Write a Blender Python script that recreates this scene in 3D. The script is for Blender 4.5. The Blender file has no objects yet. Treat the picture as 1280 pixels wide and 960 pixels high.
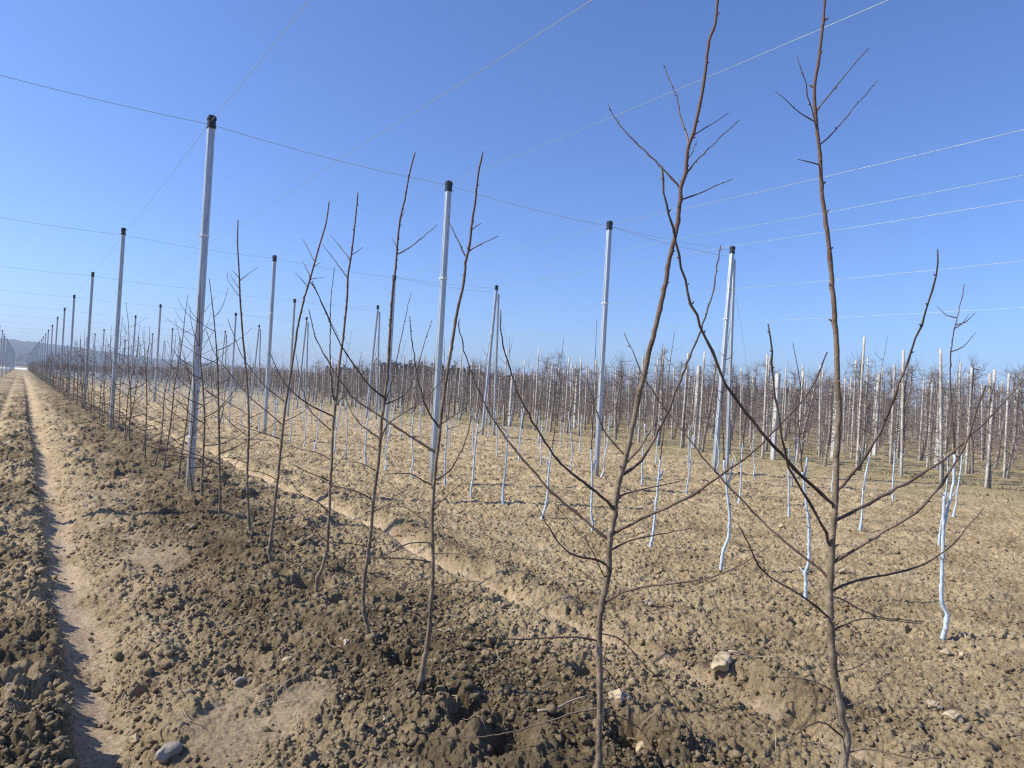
import bpy, math, random
import numpy as np
from mathutils import Vector, Matrix
random.seed(7); RS = np.random.RandomState(11)
R = math.radians
sc = bpy.context.scene
COL = bpy.data.collections.new("orchard"); sc.collection.children.link(COL)

# ------------------------------------------------------------------ camera
F, PITCH, ROLL, YAW, EYE = 856.64, .0113, .0553, .6216, 1.55
fw = Vector((math.sin(YAW)*math.cos(PITCH), math.cos(YAW)*math.cos(PITCH), math.sin(PITCH)))
rt0 = Vector((math.cos(YAW), -math.sin(YAW), 0)); up0 = rt0.cross(fw)
rt = rt0*math.cos(ROLL) + up0*math.sin(ROLL)*1.0
up = up0*math.cos(ROLL) - rt0*math.sin(ROLL)
# a point seen at roll-corrected (X,U): X = xr*c + u*s ; U = -xr*s + u*c
CAM = Vector((0, 0, EYE))
cd = bpy.data.cameras.new("camera"); cam = bpy.data.objects.new("camera", cd); COL.objects.link(cam)
cd.sensor_width = 36; cd.lens = F/1280*36; cd.clip_start = .05; cd.clip_end = 9000
m = Matrix((( rt.x, up.x, -fw.x, 0), (rt.y, up.y, -fw.y, 0), (rt.z, up.z, -fw.z, EYE), (0, 0, 0, 1)))
cam.matrix_world = m; sc.camera = cam

def ray(px, py):
    return fw + rt*((px-640)/F) + up*(-(py-480)/F)
def at(px, py, depth):                      # point at a camera depth
    return CAM + ray(px, py)*depth
def depth_of(p): return (Vector(p)-CAM).dot(fw)
def project(p):
    d = Vector(p)-CAM; z = d.dot(fw)
    return (640+F*d.dot(rt)/z, 480-F*d.dot(up)/z, z)

# ------------------------------------------------------------------ tagging
def tag(o, label=None, cat=None, group=None, kind=None):
    if label: o['label'] = label
    if cat: o['category'] = cat
    if group: o['group'] = group
    if kind: o['kind'] = kind
    return o
def link(name, data, parent=None):
    o = bpy.data.objects.new(name, data); COL.objects.link(o)
    if parent: o.parent = parent
    return o
def empty(name, loc, rz=0):
    o = link(name, None); o.location = loc; o.rotation_euler = (0, 0, rz); o.empty_display_size = .1
    return o
ORD = ['first','second','third','fourth','fifth','sixth','seventh','eighth','ninth','tenth','eleventh','twelfth','thirteenth','fourteenth','fifteenth','sixteenth','seventeenth','eighteenth','nineteenth','twentieth']
def ordn(k):
    if k < 20: return ORD[k]
    t = ['twenty','thirty','forty'][(k+1)//10-2]; r = (k+1) % 10
    return {'twenty':'twentieth','thirty':'thirtieth','forty':'fortieth'}[t] if r == 0 else t+'-'+ORD[r-1]

# ------------------------------------------------------------------ noise
TV = RS.rand(256, 256); TJx = RS.rand(256, 256); TJy = RS.rand(256, 256); TH = RS.rand(256, 256)
def vnoise(x, y):
    xi = np.floor(x).astype(np.int64); yi = np.floor(y).astype(np.int64)
    fx = x-xi; fy = y-yi; fx = fx*fx*(3-2*fx); fy = fy*fy*(3-2*fy)
    a = TV[xi & 255, yi & 255]; b = TV[(xi+1) & 255, yi & 255]
    c = TV[xi & 255, (yi+1) & 255]; d = TV[(xi+1) & 255, (yi+1) & 255]
    return (a+(b-a)*fx)*(1-fy) + (c+(d-c)*fx)*fy
def fbm(x, y, oct=4):
    s = 0; a = .5; t = 0
    for o in range(oct):
        s = s + a*vnoise(x+o*37.1, y+o*17.7); t += a; a *= .5; x = x*2.03; y = y*2.03
    return s/t
def domes(x, y, cell, seed=0, dens=1.0):
    """half-buried lumps: 0..1 height"""
    wx = x/cell + (vnoise(x/cell*2.3+seed, y/cell*2.3)-.5)*.5; wy = y/cell + (vnoise(x/cell*2.3, y/cell*2.3+9+seed)-.5)*.5
    xi = np.floor(wx).astype(np.int64); yi = np.floor(wy).astype(np.int64); h = np.zeros_like(wx)
    for dx in (-1, 0, 1):
        for dy in (-1, 0, 1):
            cx = xi+dx; cy = yi+dy; ax = (cx+seed*13) & 255; ay = (cy+seed*7) & 255
            r = .22+.42*TH[ax, ay]
            d2 = ((wx-cx-.15-.7*TJx[ax, ay])**2 + (wy-cy-.15-.7*TJy[ax, ay])**2)/(r*r)
            k = np.sqrt(np.clip(1-d2, 0, 1))*(r/.64)*(TV[ax, ay] < dens)
            h = np.maximum(h, k)
    return h
def ss(a, b, x):
    t = np.clip((x-a)/(b-a), 0, 1); return t*t*(3-2*t)
def gs(u, c, w): return np.exp(-((u-c)/w)**2)

ROW1, RSP, POLE0, PSP = 1.80, 3.512, 9.447, 9.1685
TREES1 = [(1.70,1.02),(1.75,1.93),(1.60,2.82),(1.68,3.6),(1.73,4.55),(1.68,5.4),(1.77,6.42),(1.8,7.47),(1.8,8.28)]
def bp(px, py):
    r = ray(px, py); t = EYE/-r.z; return (r.x*t, r.y*t)
PITS = [(bp(388,745),.16),(bp(272,695),.12),(bp(505,850),.13),(bp(735,855),.13),(bp(345,735),.10),(bp(785,950),.15),
        (bp(308,845),.09),(bp(335,830),.08),(bp(500,775),.12),(bp(168,575),.22),(bp(60,875),.1),(bp(300,672),.12),(bp(545,905),.12),(bp(600,915),.13),
        (bp(180,860),.08),(bp(430,770),.12),(bp(640,960),.14),(bp(215,645),.13),(bp(1000,905),.13),(bp(580,930),.11)]

def wander(y): return .05*(vnoise(y*.55+4, y*0+1.7)-.5)*2*ss(2.5, 6, y) + .03*(vnoise(y*2.6+4, y*0+6.7)-.5)*2
def chan_c(y): return 3.10 + .07*np.sin(y*.9+.6) + .09*(vnoise(y*.45, y*0+3.3)-.5)*2 + .035*np.sin(y*3.1)
def coarse(x, y):
    x0 = x; xt = x-wander(y)
    h = .05*(fbm(x*.35, y*.35, 3)-.5) + .07*(fbm(x*1.9+11, y*1.9, 3)-.5)*(1-ss(2.6, 3.6, x)*.75)*ss(.3, .6, x)
    e = .05*(vnoise(x*0+y*2.2, x*0+5.5)-.5) + .03*(vnoise(y*7, x*0+2.1)-.5)
    inner = 1-ss(9, 14, x)
    h = h + .062*(1-ss(.20, .30, xt+e+.05*(vnoise(x*14, y*14)-.5)))*(.15+1.25*fbm(x*1.3+8, y*2.1, 3)) * ss(-8, -3, x)
    h = h - .05*gs(xt, .40, .12) - .05*gs(x, -.42, .14)*ss(6, 9, y)
    h = h + .035*ss(.5, .75, x+e*1.4)*inner
    h = h + (.05*gs(x, ROW1, .55) + .13*gs(x, ROW1+.05, .7)*(fbm(x*1.5+3, y*1.5, 3)-.42))
    c = x-chan_c(y)
    h = h - .06*gs(c, 0, .075) + .06*gs(c, .24, .12)*ss(.35, .75, vnoise(x*2, y*2.6)) + .05*gs(c, .2, .15)*(fbm(x*6, y*6, 3)-.5) + .015*gs(c, .5, .35)*inner
    for (p, r) in PITS:
        d = np.sqrt((x-p[0])**2 + ((y-p[1])*1.0)**2)
        h = h - .11*(1-ss(r*.15, r*1.05, d*(.55+.6*vnoise(x*7, y*7)+.35*vnoise(x*23, y*23)))) + .02*gs(d, r*1.25, r*.4)*vnoise(x*8, y*8)
    return h
def fine(x, y, res):
    """clods and crumbs; res = local mesh spacing"""
    def lod(s): return 1-ss(s*.8, s*1.9, res)
    c = x-chan_c(y)
    e = .10*(vnoise(x*5, y*5)-.5)
    xt = x-wander(y)
    tr = ss(.25, .30, xt+e*.3)*(1-ss(.40, .54, xt+e*1.5))*(.5+.5*ss(.25, .55, fbm(x*4, y*2.2, 3)))
    tr = np.clip(np.maximum(tr, gs(x, -.42, .10)*ss(6, 9, y)), 0, 1)
    ch = np.clip(gs(c+.03*(vnoise(x*11, y*11)-.5), .0, .055)*1.2, 0, 1)
    patch = ss(.57, .68, fbm(x*2.2+20, y*2.2, 3))*ss(.5, .7, x)*(1-ss(1.15, 1.5, x))    # smooth sandy puddled patches
    rough = (1-.93*tr)*(1-.85*ch)*(1-.7*patch)
    left = 1-ss(.2, .3, x+e); mid = ss(.5, .7, x)*(1-ss(2.8, 3.1, x)); right = ss(3.2, 3.6, x); grass = ss(13, 15.5, x)
    big = left*.042+mid*(.022+.016*ss(6, 14, y))+right*(.007+.016*ss(7, 16, y))
    m0 = domes(x, y, .36, 5, .5)*(.5+fbm(x*9, y*9, 3))
    m1 = domes(x, y, .17, 1, .55)*lod(.17)
    m2 = domes(x, y, .085, 2, .75)*lod(.085)
    m3 = domes(x, y, .042, 3, .85)*lod(.042)
    m4 = domes(x, y, .021, 4, .9)*lod(.021)
    mod = .45+1.1*ss(.35, .65, fbm(x*1.7, y*1.7+40, 3))
    far = ss(5, 14, np.hypot(x, y))
    h = m0*(left*.03+mid*(.03+.03*far)+right*(.004+.022*far)) + m1*(big+far*.014)*mod + m2*(left*.024+mid*.010+right*.008+far*.010)*(.4+.6*mod) + m3*(.010+.002*right+.004*left)*(.5+.5*mod) + m4*.0075
    h = h + .05*(fbm(x*6, y*6, 4)-.5)*lod(.14) + .05*np.abs(fbm(x*17+3, y*17, 4)-.5)*lod(.07) + .034*(fbm(x*41, y*41, 4)-.5)*lod(.035) - .03*ss(.74, .88, fbm(x*13+5, y*13, 2))*lod(.08) - .014*ss(.72, .84, vnoise(x*30+5, y*30))*lod(.03)*(.5+.5*mod)
    h = h*rough*(1-.45*grass)
    h = h + tr*.0035*np.sin(y*2*math.pi/.035)*lod(.02)*(vnoise(x*6, y*6) > .35)
    return h, tr, ch, patch

# ------------------------------------------------------------------ materials
def mat(name, rough=.9):
    m = bpy.data.materials.new(name); m.use_nodes = True
    n = m.node_tree.nodes; b = n['Principled BSDF']; b.inputs['Roughness'].default_value = rough
    if 'Specular IOR Level' in b.inputs: b.inputs['Specular IOR Level'].default_value = .25
    return m, n, m.node_tree.links, b
def noise(n, l, scale, detail=4, vec=None, rough=.6):
    t = n.new('ShaderNodeTexNoise'); t.inputs['Scale'].default_value = scale; t.inputs['Detail'].default_value = detail; t.inputs['Roughness'].default_value = rough
    if vec: l.new(vec, t.inputs['Vector'])
    return t.outputs['Fac']
def ramp(n, l, fac, stops):
    r = n.new('ShaderNodeValToRGB'); e = r.color_ramp.elements
    while len(e) < len(stops): e.new(.5)
    for k, (p, c) in enumerate(stops): e[k].position = p; e[k].color = (*c, 1)
    l.new(fac, r.inputs['Fac']); return r.outputs['Color']
def mixc(n, l, fac, a, b):
    x = n.new('ShaderNodeMix'); x.data_type = 'RGBA'
    if hasattr(fac, 'is_linked') or not isinstance(fac, (int, float)): l.new(fac, x.inputs[0])
    else: x.inputs[0].default_value = fac
    for s, v in ((6, a), (7, b)):
        if isinstance(v, tuple): x.inputs[s].default_value = (*v, 1)
        else: l.new(v, x.inputs[s])
    return x.outputs[2]
def bump(n, l, b, h, dist, strength=1):
    k = n.new('ShaderNodeBump'); k.inputs['Distance'].default_value = dist; k.inputs['Strength'].default_value = strength
    l.new(h, k.inputs['Height']); l.new(k.outputs[0], b.inputs['Normal'])
def simple(name, stops, scale, rough=.9, bd=0, objspace=True, metal=0, bscale=None):
    m, n, l, b = mat(name, rough)
    tc = n.new('ShaderNodeTexCoord'); v = tc.outputs['Object' if objspace else 'Generated']
    f = noise(n, l, scale, 5, v)
    l.new(ramp(n, l, f, stops), b.inputs['Base Color']); b.inputs['Metallic'].default_value = metal
    if bd: bump(n, l, b, noise(n, l, bscale or scale*2, 4, v), bd)
    return m

# soil
MS, n, l, b = mat('soil', 1.0); b.inputs['Specular IOR Level'].default_value = .12
geo = n.new('ShaderNodeNewGeometry'); P = geo.outputs['Position']
def attr(a):
    t = n.new('ShaderNodeAttribute'); t.attribute_name = a; return t.outputs['Fac']
dry = ramp(n, l, noise(n, l, 3.5, 8, P, .7), [(.3, (.315,.242,.143)), (.5, (.425,.332,.20)), (.7, (.535,.43,.27))])
grain_shade = ramp(n, l, noise(n, l, 45, 5, P, .75), [(.30, (.40,.39,.37)), (.5, (1,1,1)), (.70, (1.5,1.48,1.44))])  # soil grain, contrast raised to paint in shadows between crumbs
mm = n.new('ShaderNodeMix'); mm.data_type = 'RGBA'; mm.blend_type = 'MULTIPLY'; mm.inputs[0].default_value = .8
wet_shade = ramp(n, l, noise(n, l, 6, 6, P, .7), [(.3, (.122,.093,.055)), (.5, (.19,.147,.088)), (.72, (.30,.235,.145))])
sand = ramp(n, l, noise(n, l, 9, 6, P), [(.3, (.46,.352,.235)), (.7, (.60,.475,.33))])
gr = ramp(n, l, noise(n, l, 1.7, 8, P, .75), [(.34, (.38,.30,.185)), (.5, (.34,.275,.16)), (.64, (.25,.225,.115)), (.75, (.36,.29,.175))])
c1 = mixc(n, l, attr('wet_shade'), dry, wet_shade); c2 = mixc(n, l, attr('sand'), c1, sand); c3 = mixc(n, l, attr('grass'), c2, gr)
m2 = n.new('ShaderNodeMix'); m2.data_type = 'RGBA'; m2.blend_type = 'MULTIPLY'; m2.inputs[0].default_value = 1; l.new(c3, m2.inputs[6])
l.new(ramp(n, l, noise(n, l, 1.3, 9, P, .72), [(.34, (.66,.63,.60)), (.5, (.97,.97,.97)), (.66, (1.12,1.12,1.12))]), m2.inputs[7]); l.new(m2.outputs[2], mm.inputs[6]); l.new(grain_shade, mm.inputs[7]); l.new(mm.outputs[2], b.inputs['Base Color'])
bump(n, l, b, noise(n, l, 60, 8, P, .85), .022, 1)

M_clod = simple('clod_soil', [(.3,(.20,.15,.095)), (.5,(.32,.245,.16)), (.72,(.44,.35,.245))], 5, 1, .006, bscale=60)
M_stone = simple('field_stone', [(.3,(.31,.24,.15)), (.5,(.41,.33,.22)), (.7,(.50,.42,.30))], 7, .85, .006, bscale=40)
M_stoneg = simple('grey_stone', [(.3,(.17,.15,.125)), (.5,(.27,.24,.20)), (.7,(.38,.35,.30))], 9, .85, .006, bscale=40)
M_bark = simple('sapling_bark', [(.3,(.095,.073,.050)), (.5,(.185,.147,.101)), (.68,(.31,.25,.18))], 22, .75, .003, bscale=110)
n = M_bark.node_tree.nodes; l = M_bark.node_tree.links; b = n['Principled BSDF']; tc = n.new('ShaderNodeTexCoord'); sx = n.new('ShaderNodeSeparateXYZ'); l.new(tc.outputs['Object'], sx.inputs[0])
mr = n.new('ShaderNodeMapRange'); mr.inputs['From Min'].default_value = 1.25; mr.inputs['From Max'].default_value = 2.3; l.new(sx.outputs[2], mr.inputs['Value'])
old_ = b.inputs['Base Color'].links[0].from_socket; l.new(mixc(n, l, mr.outputs[0], old_, (.125,.078,.060)), b.inputs['Base Color'])
M_twig = simple('shoot_bark', [(.3,(.052,.037,.028)), (.5,(.098,.070,.054)), (.72,(.19,.145,.112))], 10, .55, .001, bscale=120)
M_paint = simple('lime_wash', [(.30,(.24,.22,.18)), (.38,(.36,.43,.49)), (.52,(.43,.52,.59)), (.7,(.50,.59,.66))], 16, .9, .002, bscale=60)
M_old = simple('old_bark', [(.3,(.13,.11,.095)), (.5,(.25,.22,.19)), (.7,(.40,.365,.32))], 12, .95, .006, bscale=40)
M_oldtwig = simple('old_twig', [(.3,(.125,.098,.09)), (.55,(.21,.172,.16)), (.75,(.31,.265,.245))], 6, .8)
M_stake = simple('weathered_wood', [(.3,(.27,.25,.215)), (.5,(.43,.41,.37)), (.7,(.60,.58,.54))], 7, .9, .004, bscale=50)
M_conc = simple('concrete', [(.3,(.40,.40,.39)), (.7,(.56,.56,.54))], 12, .9, .003)
M_dry = simple('dead_twig', [(.3,(.26,.20,.14)), (.7,(.48,.40,.30))], 12, .8)
M_pine = simple('pine_needles', [(.3,(.012,.022,.012)), (.6,(.03,.05,.024)), (.8,(.06,.075,.035))], .5, .9)
# galvanised steel
M_steel, n, l, b = mat('galvanised_steel', .42)
tc = n.new('ShaderNodeTexCoord'); mp = n.new('ShaderNodeMapping'); mp.inputs['Scale'].default_value = (30, 30, 2.5); l.new(tc.outputs['Object'], mp.inputs[0])
l.new(ramp(n, l, noise(n, l, 1, 6, mp.outputs[0], .7), [(.3,(.30,.34,.38)), (.5,(.45,.49,.52)), (.7,(.58,.61,.63))]), b.inputs['Base Color'])
sx = n.new('ShaderNodeSeparateXYZ'); l.new(tc.outputs['Object'], sx.inputs[0]); ad = n.new('ShaderNodeMath'); ad.operation = 'MULTIPLY_ADD'; ad.inputs[1].default_value = -.55; l.new(noise(n, l, 14, 5, tc.outputs['Object'], .7), ad.inputs[0]); l.new(sx.outputs[2], ad.inputs[2])
mr = n.new('ShaderNodeMapRange'); mr.inputs['From Min'].default_value = -.22; mr.inputs['From Max'].default_value = .06; mr.inputs['To Min'].default_value = .85; mr.inputs['To Max'].default_value = 0; l.new(ad.outputs[0], mr.inputs['Value'])
old_ = b.inputs['Base Color'].links[0].from_socket; l.new(mixc(n, l, mr.outputs[0], old_, (.34,.26,.17)), b.inputs['Base Color'])
b.inputs['Metallic'].default_value = .55
M_cap, n, l, b = mat('black_plastic', .38); b.inputs['Base Color'].default_value = (.012,.012,.014,1); b.inputs['Specular IOR Level'].default_value = .5
M_wire, n, l, b = mat('wire_steel', .38); b.inputs['Base Color'].default_value = (.40,.47,.34,1); b.inputs['Metallic'].default_value = .45
M_clip, n, l, b = mat('clip_plastic', .5); b.inputs['Base Color'].default_value = (.75,.77,.78,1)

# ------------------------------------------------------------------ mesh builder
class MB:
    def __init__(s): s.v = []; s.f = []
    def tube(s, pts, rad, n=6, cap=True, tw=0):
        o = len(s.v); prev = None
        for i, p in enumerate(pts):
            t = (pts[min(i+1, len(pts)-1)]-pts[max(i-1, 0)])
            if t.length < 1e-9: t = Vector((0, 0, 1))
            t.normalize()
            if prev is None:
                a = Vector((1, 0, 0)) if abs(t.x) < .8 else Vector((0, 1, 0)); prev = (a-t*a.dot(t)).normalized()
            else: prev = (prev-t*prev.dot(t)).normalized()
            q = t.cross(prev); r = rad[i]
            for k in range(n):
                an = 2*math.pi*k/n+tw; s.v.append(p+prev*(r*math.cos(an))+q*(r*math.sin(an)))
        for i in range(len(pts)-1):
            for k in range(n):
                a = o+i*n+k; c = o+i*n+(k+1) % n; s.f.append((a, c, c+n, a+n))
        if cap:
            s.f.append(tuple(o+k for k in range(n))[::-1]); e = o+(len(pts)-1)*n; s.f.append(tuple(e+k for k in range(n)))
    def prism(s, prof, z0, z1, off0=(0, 0), off1=(0, 0)):
        o = len(s.v); n = len(prof)
        for z, of in ((z0, off0), (z1, off1)):
            for x, y in prof: s.v.append(Vector((x+of[0], y+of[1], z)))
        for k in range(n): s.f.append((o+k, o+(k+1) % n, o+n+(k+1) % n, o+n+k))
        s.f.append(tuple(o+k for k in range(n))[::-1]); s.f.append(tuple(o+n+k for k in range(n)))
    def mesh(s, name, mt, smooth=True):
        me = bpy.data.meshes.new(name); me.from_pydata([tuple(v) for v in s.v], [], s.f); me.materials.append(mt)
        if smooth: me.polygons.foreach_set('use_smooth', [True]*len(me.polygons))
        me.update(); return me
    def arrays(s):
        f = [q for q in s.f if len(q) == 4]
        return np.array([tuple(v) for v in s.v]), np.array(f, dtype=np.int64)
def np_mesh(name, V, Q, mt, smooth=True, attrs=None):
    me = bpy.data.meshes.new(name); k = Q.shape[1]
    me.vertices.add(len(V)); me.vertices.foreach_set('co', V.astype(np.float32).ravel())
    me.loops.add(Q.size); me.loops.foreach_set('vertex_index', Q.astype(np.int32).ravel())
    me.polygons.add(len(Q)); me.polygons.foreach_set('loop_start', np.arange(0, Q.size, k, dtype=np.int32))
    try: me.polygons.foreach_set('loop_total', np.full(len(Q), k, dtype=np.int32))
    except Exception: pass
    if smooth: me.polygons.foreach_set('use_smooth', np.ones(len(Q), dtype=bool))
    for a, d in (attrs or {}).items():
        t = me.attributes.new(a, 'FLOAT', 'POINT'); t.data.foreach_set('value', d.astype(np.float32).ravel())
    me.update(); me.validate(); me.materials.append(mt); return me
def merge(variants, places):
    """variants: list of (V,Q); places: list of (variant, x, y, z, rot, scale)"""
    Vs = []; Qs = []; o = 0
    for (k, x, y, z, a, s) in places:
        V, Q = variants[k]; ca, sa = math.cos(a)*s, math.sin(a)*s
        W = np.empty_like(V); W[:, 0] = V[:, 0]*ca-V[:, 1]*sa+x; W[:, 1] = V[:, 0]*sa+V[:, 1]*ca+y; W[:, 2] = V[:, 2]*s+z
        Vs.append(W); Qs.append(Q+o); o += len(V)
    return np.concatenate(Vs), np.concatenate(Qs)

def spline(pts, step):
    """Catmull-Rom through points, resampled"""
    out = []; P_ = [pts[0]*2-pts[1]]+pts+[pts[-1]*2-pts[-2]]
    for i in range(1, len(P_)-2):
        p0, p1, p2, p3 = P_[i-1:i+3]; k = max(1, int((p2-p1).length/step))
        for j in range(k):
            t = j/k; out.append(.5*((2*p1)+(p2-p0)*t+(2*p0-5*p1+4*p2-p3)*t*t+(3*p1-p0-3*p2+p3)*t**3))
    out.append(pts[-1]); return out
def limb(mb, pts, r0, r1, step, n, rnd, wob=.0, node=0.0, flare=0, rfun=None):
    p = spline(pts, step); L = [0]
    for i in range(1, len(p)): L.append(L[-1]+(p[i]-p[i-1]).length)
    rad = []; nx = rnd.uniform(.02, .06)
    for i in range(len(p)):
        t = L[i]/L[-1]; r = rfun(L[i]) if rfun else r0+(r1-r0)*t**.85
        r *= 1+rnd.uniform(-.07, .07)
        if node and L[i] > nx and 0 < i < len(p)-1: r *= 1+node*rnd.uniform(.5, 1); nx = L[i]+rnd.uniform(.05, .12); p[i] = p[i]+Vector((rnd.gauss(0, 1), rnd.gauss(0, 1), 0))*r*.25
        if flare: r *= 1+flare*math.exp(-L[i]/.05)
        if wob and 0 < i < len(p)-1: p[i] = p[i]+Vector((rnd.gauss(0, wob), rnd.gauss(0, wob), rnd.gauss(0, wob*.3)))
        rad.append(r)
    mb.tube(p, rad, n)

# ------------------------------------------------------------------ ground
def build_ground():
    th_c = YAW
    a = np.concatenate([np.arange(-.86, .86, .00125), np.arange(.86, 2*math.pi-.86, .05)]) + th_c
    r = [.25]
    while r[-1] < 1.2: r.append(r[-1]*1.05)
    while r[-1] < 45: r.append(r[-1]*1.0026 + .0004*(r[-1] > 6))
    while r[-1] < 120: r.append(r[-1]*1.01)
    while r[-1] < 2400: r.append(r[-1]*1.12)
    r = np.array(r); na, nr = len(a), len(r)
    A, RR = np.meshgrid(a, r); X = RR*np.sin(A); Y = RR*np.cos(A)
    step = np.gradient(r)[:, None]; res = np.maximum(step, RR*.00125)*np.ones_like(X)
    wedge = (np.arange(na) < int(1.72/.00125))[None, :]; res = np.where(wedge, res, RR*.05)
    near = RR < 120
    H = coarse(X, Y)*(1-ss(60, 140, RR)); fh, tr, ch, patch = fine(X, Y, res); H += fh*near
    c = X-chan_c(Y)
    # moisture, soil type and painted-in self-shadow: zones of the field
    w = np.clip(ss(.75, 1.3, X+.5*(fbm(X*1.6, Y*1.6+5, 4)-.5)*1.6)*(1-ss(2.2, 2.75, X+.5*(fbm(X*2.1+9, Y*2.1, 4)-.5)*1.6)), 0, 1)
    w = w*(.45+.55*ss(.32, .5, fbm(X*2.3, Y*2.3, 4))) + .4*gs(X, ROW1, .55)*(.5+.5*ss(6, 14, Y))
    lf = (1-ss(.2, .3, X))*ss(.40, .62, fbm(X*1.1+3, Y*1.1, 4))*.9
    w = np.maximum(w, .42*ss(.5, .8, X)*(1-ss(2.6, 3.0, X))*ss(.3, .6, fbm(X*2.6+30, Y*1.3, 4)))  # darker mid strip: self-shadowing of rough soil painted into the colour
    w = np.clip(np.maximum(w, lf) + .45*gs(c, .3, .2)*ss(.35, .6, vnoise(X*2, Y*2.6)), 0, 1)
    s = np.clip(np.maximum.reduce([tr*(1-.7*ss(8, 22, Y)), ch, patch*.45]), 0, 1); s = np.maximum(s, .28*(1-.7*ss(6, 12, Y))*ss(.45, .7, X)*(1-ss(1.0, 1.4, X))*ss(.4, .6, fbm(X*3, Y*3, 3)))  # sand tone cut back with distance, painting in far soil self-shadow
    g = ss(14.0, 17.0, X+2.0*(fbm(X*.6, Y*.6, 3)-.5)) ; g = np.maximum(g, ss(95, 140, Y)*.6); g = np.maximum(g, ss(60, 110, -X))
    g = np.maximum(g, .55*ss(.52, .66, fbm(X*.9+50, Y*.9, 4))*ss(12.0, 13.5, X))
    V = np.stack([X, Y, H], -1).reshape(-1, 3)
    i = np.arange(nr-1)[:, None]*na; j = np.arange(na)[None, :]; j2 = (j+1) % na
    Q = np.stack([i+j, i+na+j, i+na+j2, i+j2], -1).reshape(-1, 4)
    V = np.concatenate([V, [[0, 0, 0]]]); 
    sh = lambda z: np.concatenate([z.ravel(), [0]])
    me = np_mesh('soil_ground', V, Q, MS, True, dict(wet_shade=sh(w), sand=sh(s), grass=sh(g)))
    tag(link('ground', me), kind='structure')
build_ground()
def gz(x, y): return float(coarse(np.array([float(x)]), np.array([float(y)]))[0]) if math.hypot(x, y) < 60 else 0.

# pale field beyond the rows
def sheet(name, pts, mt, z=.012):
    me = bpy.data.meshes.new(name); me.from_pydata([(x, y, z) for x, y in pts], [], [tuple(range(len(pts)))]); me.materials.append(mt); me.update()
    return tag(link(name, me), kind='structure')
M_pale = simple('pale_cover', [(.3,(.62,.62,.64)), (.7,(.80,.80,.82))], .05, .8)
sheet('pale_field', [(-40, 262), (120, 244), (150, 330), (-60, 420)], M_pale, .05)

# hills
M_hill, n, l, b = mat('wooded_hill', 1)
geo = n.new('ShaderNodeNewGeometry'); P = geo.outputs['Position']
mp = n.new('ShaderNodeMapping'); mp.inputs['Scale'].default_value = (1, 1, 4); l.new(P, mp.inputs[0])
l.new(ramp(n, l, noise(n, l, .006, 8, mp.outputs[0], .65), [(.40,(.030,.036,.026)), (.54,(.055,.058,.042)), (.60,(.20,.17,.12)), (.66,(.06,.06,.045))]), b.inputs['Base Color'])
def build_hills():
    az = np.arange(-25, 80, .12)*math.pi/180; rr = np.array([900, 1050, 1200, 1350, 1500, 1650, 1800, 2000, 2250])
    A, RR = np.meshgrid(az, rr); ad = np.degrees(A)
    hmax = 51 - .0*ad - 27*ss(-4, 15, ad) - 14*ss(15, 30, ad)
    prof = ss(900, 1750, RR)*(1-ss(1850, 2250, RR))
    hz = prof*hmax*(.9+.2*fbm(A*14, RR*.002, 3)) + prof*6*(fbm(A*160, RR*.01, 3)-.3) - 1*(1-prof)
    V = np.stack([RR*np.sin(A), RR*np.cos(A), hz], -1).reshape(-1, 3); na = len(az); nr = len(rr)
    i = np.arange(nr-1)[:, None]*na; j = np.arange(na-1)[None, :]
    Q = np.stack([i+j, i+na+j, i+na+j+1, i+j+1], -1).reshape(-1, 4)
    tag(link('hills', np_mesh('hills', V, Q, M_hill)), kind='structure')
build_hills()

# ------------------------------------------------------------------ steel posts
def c_profile(w, d):
    h = w/2; g = w*.16; q = w*.13; k = d/2
    return [(-h,-k+.006), (-h+.006,-k), (-g-q*.4,-k), (-g,-k+.008), (g,-k+.008), (g+q*.4,-k), (h-.006,-k), (h,-k+.006),
            (h,-.012), (h-.006,-.006), (h-.006,.006), (h,.012), (h,k-.006), (h-.006,k), (-h+.006,k), (-h,k-.006), (-h,.012), (-h+.006,.006), (-h+.006,-.006), (-h,-.012)]
HP = 4.78
def cap_mb(w, z, off=(0, 0)):
    mb = MB(); 
    def oct_(r, c=.3): 
        return [(-r,-r*(1-c)), (-r*(1-c),-r), (r*(1-c),-r), (r,-r*(1-c)), (r,r*(1-c)), (r*(1-c),r), (-r*(1-c),r), (-r,r*(1-c))]
    o = off
    mb.prism(oct_(w*.60), z-.15, z-.125, o, o); mb.prism(oct_(w*.54), z-.127, z-.045, o, o); mb.prism(oct_(w*.62), z-.045, z-.02, o, o)
    top = [(x*.8, y*.8) for x, y in oct_(w*.58)]
    mb.prism(oct_(w*.58), z-.021, z-.004, o, o); mb.prism(top, z-.005, z+.012, o, o)
    return mb
def clip_mb(w, z, off=(0, 0)):
    mb = MB(); r = w*.56
    for a, b_ in ((-1, -1), (1, 1)): pass
    o = off
    mb.prism([(-r,-r),(r,-r),(r,-r+.008),(-r,-r+.008)], z-.012, z+.012, o, o); mb.prism([(-r,r-.008),(r,r-.008),(r,r),(-r,r)], z-.012, z+.012, o, o)
    mb.prism([(-r,-r+.008),(-r+.006,-r+.008),(-r+.006,r-.008),(-r,r-.008)], z-.012, z+.012, o, o); mb.prism([(r-.006,-r+.008),(r,-r+.008),(r,r-.008),(r-.006,r-.008)], z-.012, z+.012, o, o)
    mb.prism([(-r-.03,-.01),(-r,-.01),(-r,.01),(-r-.03,.01)], z-.006, z+.008, o, o)
    return mb
W = .085
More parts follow.
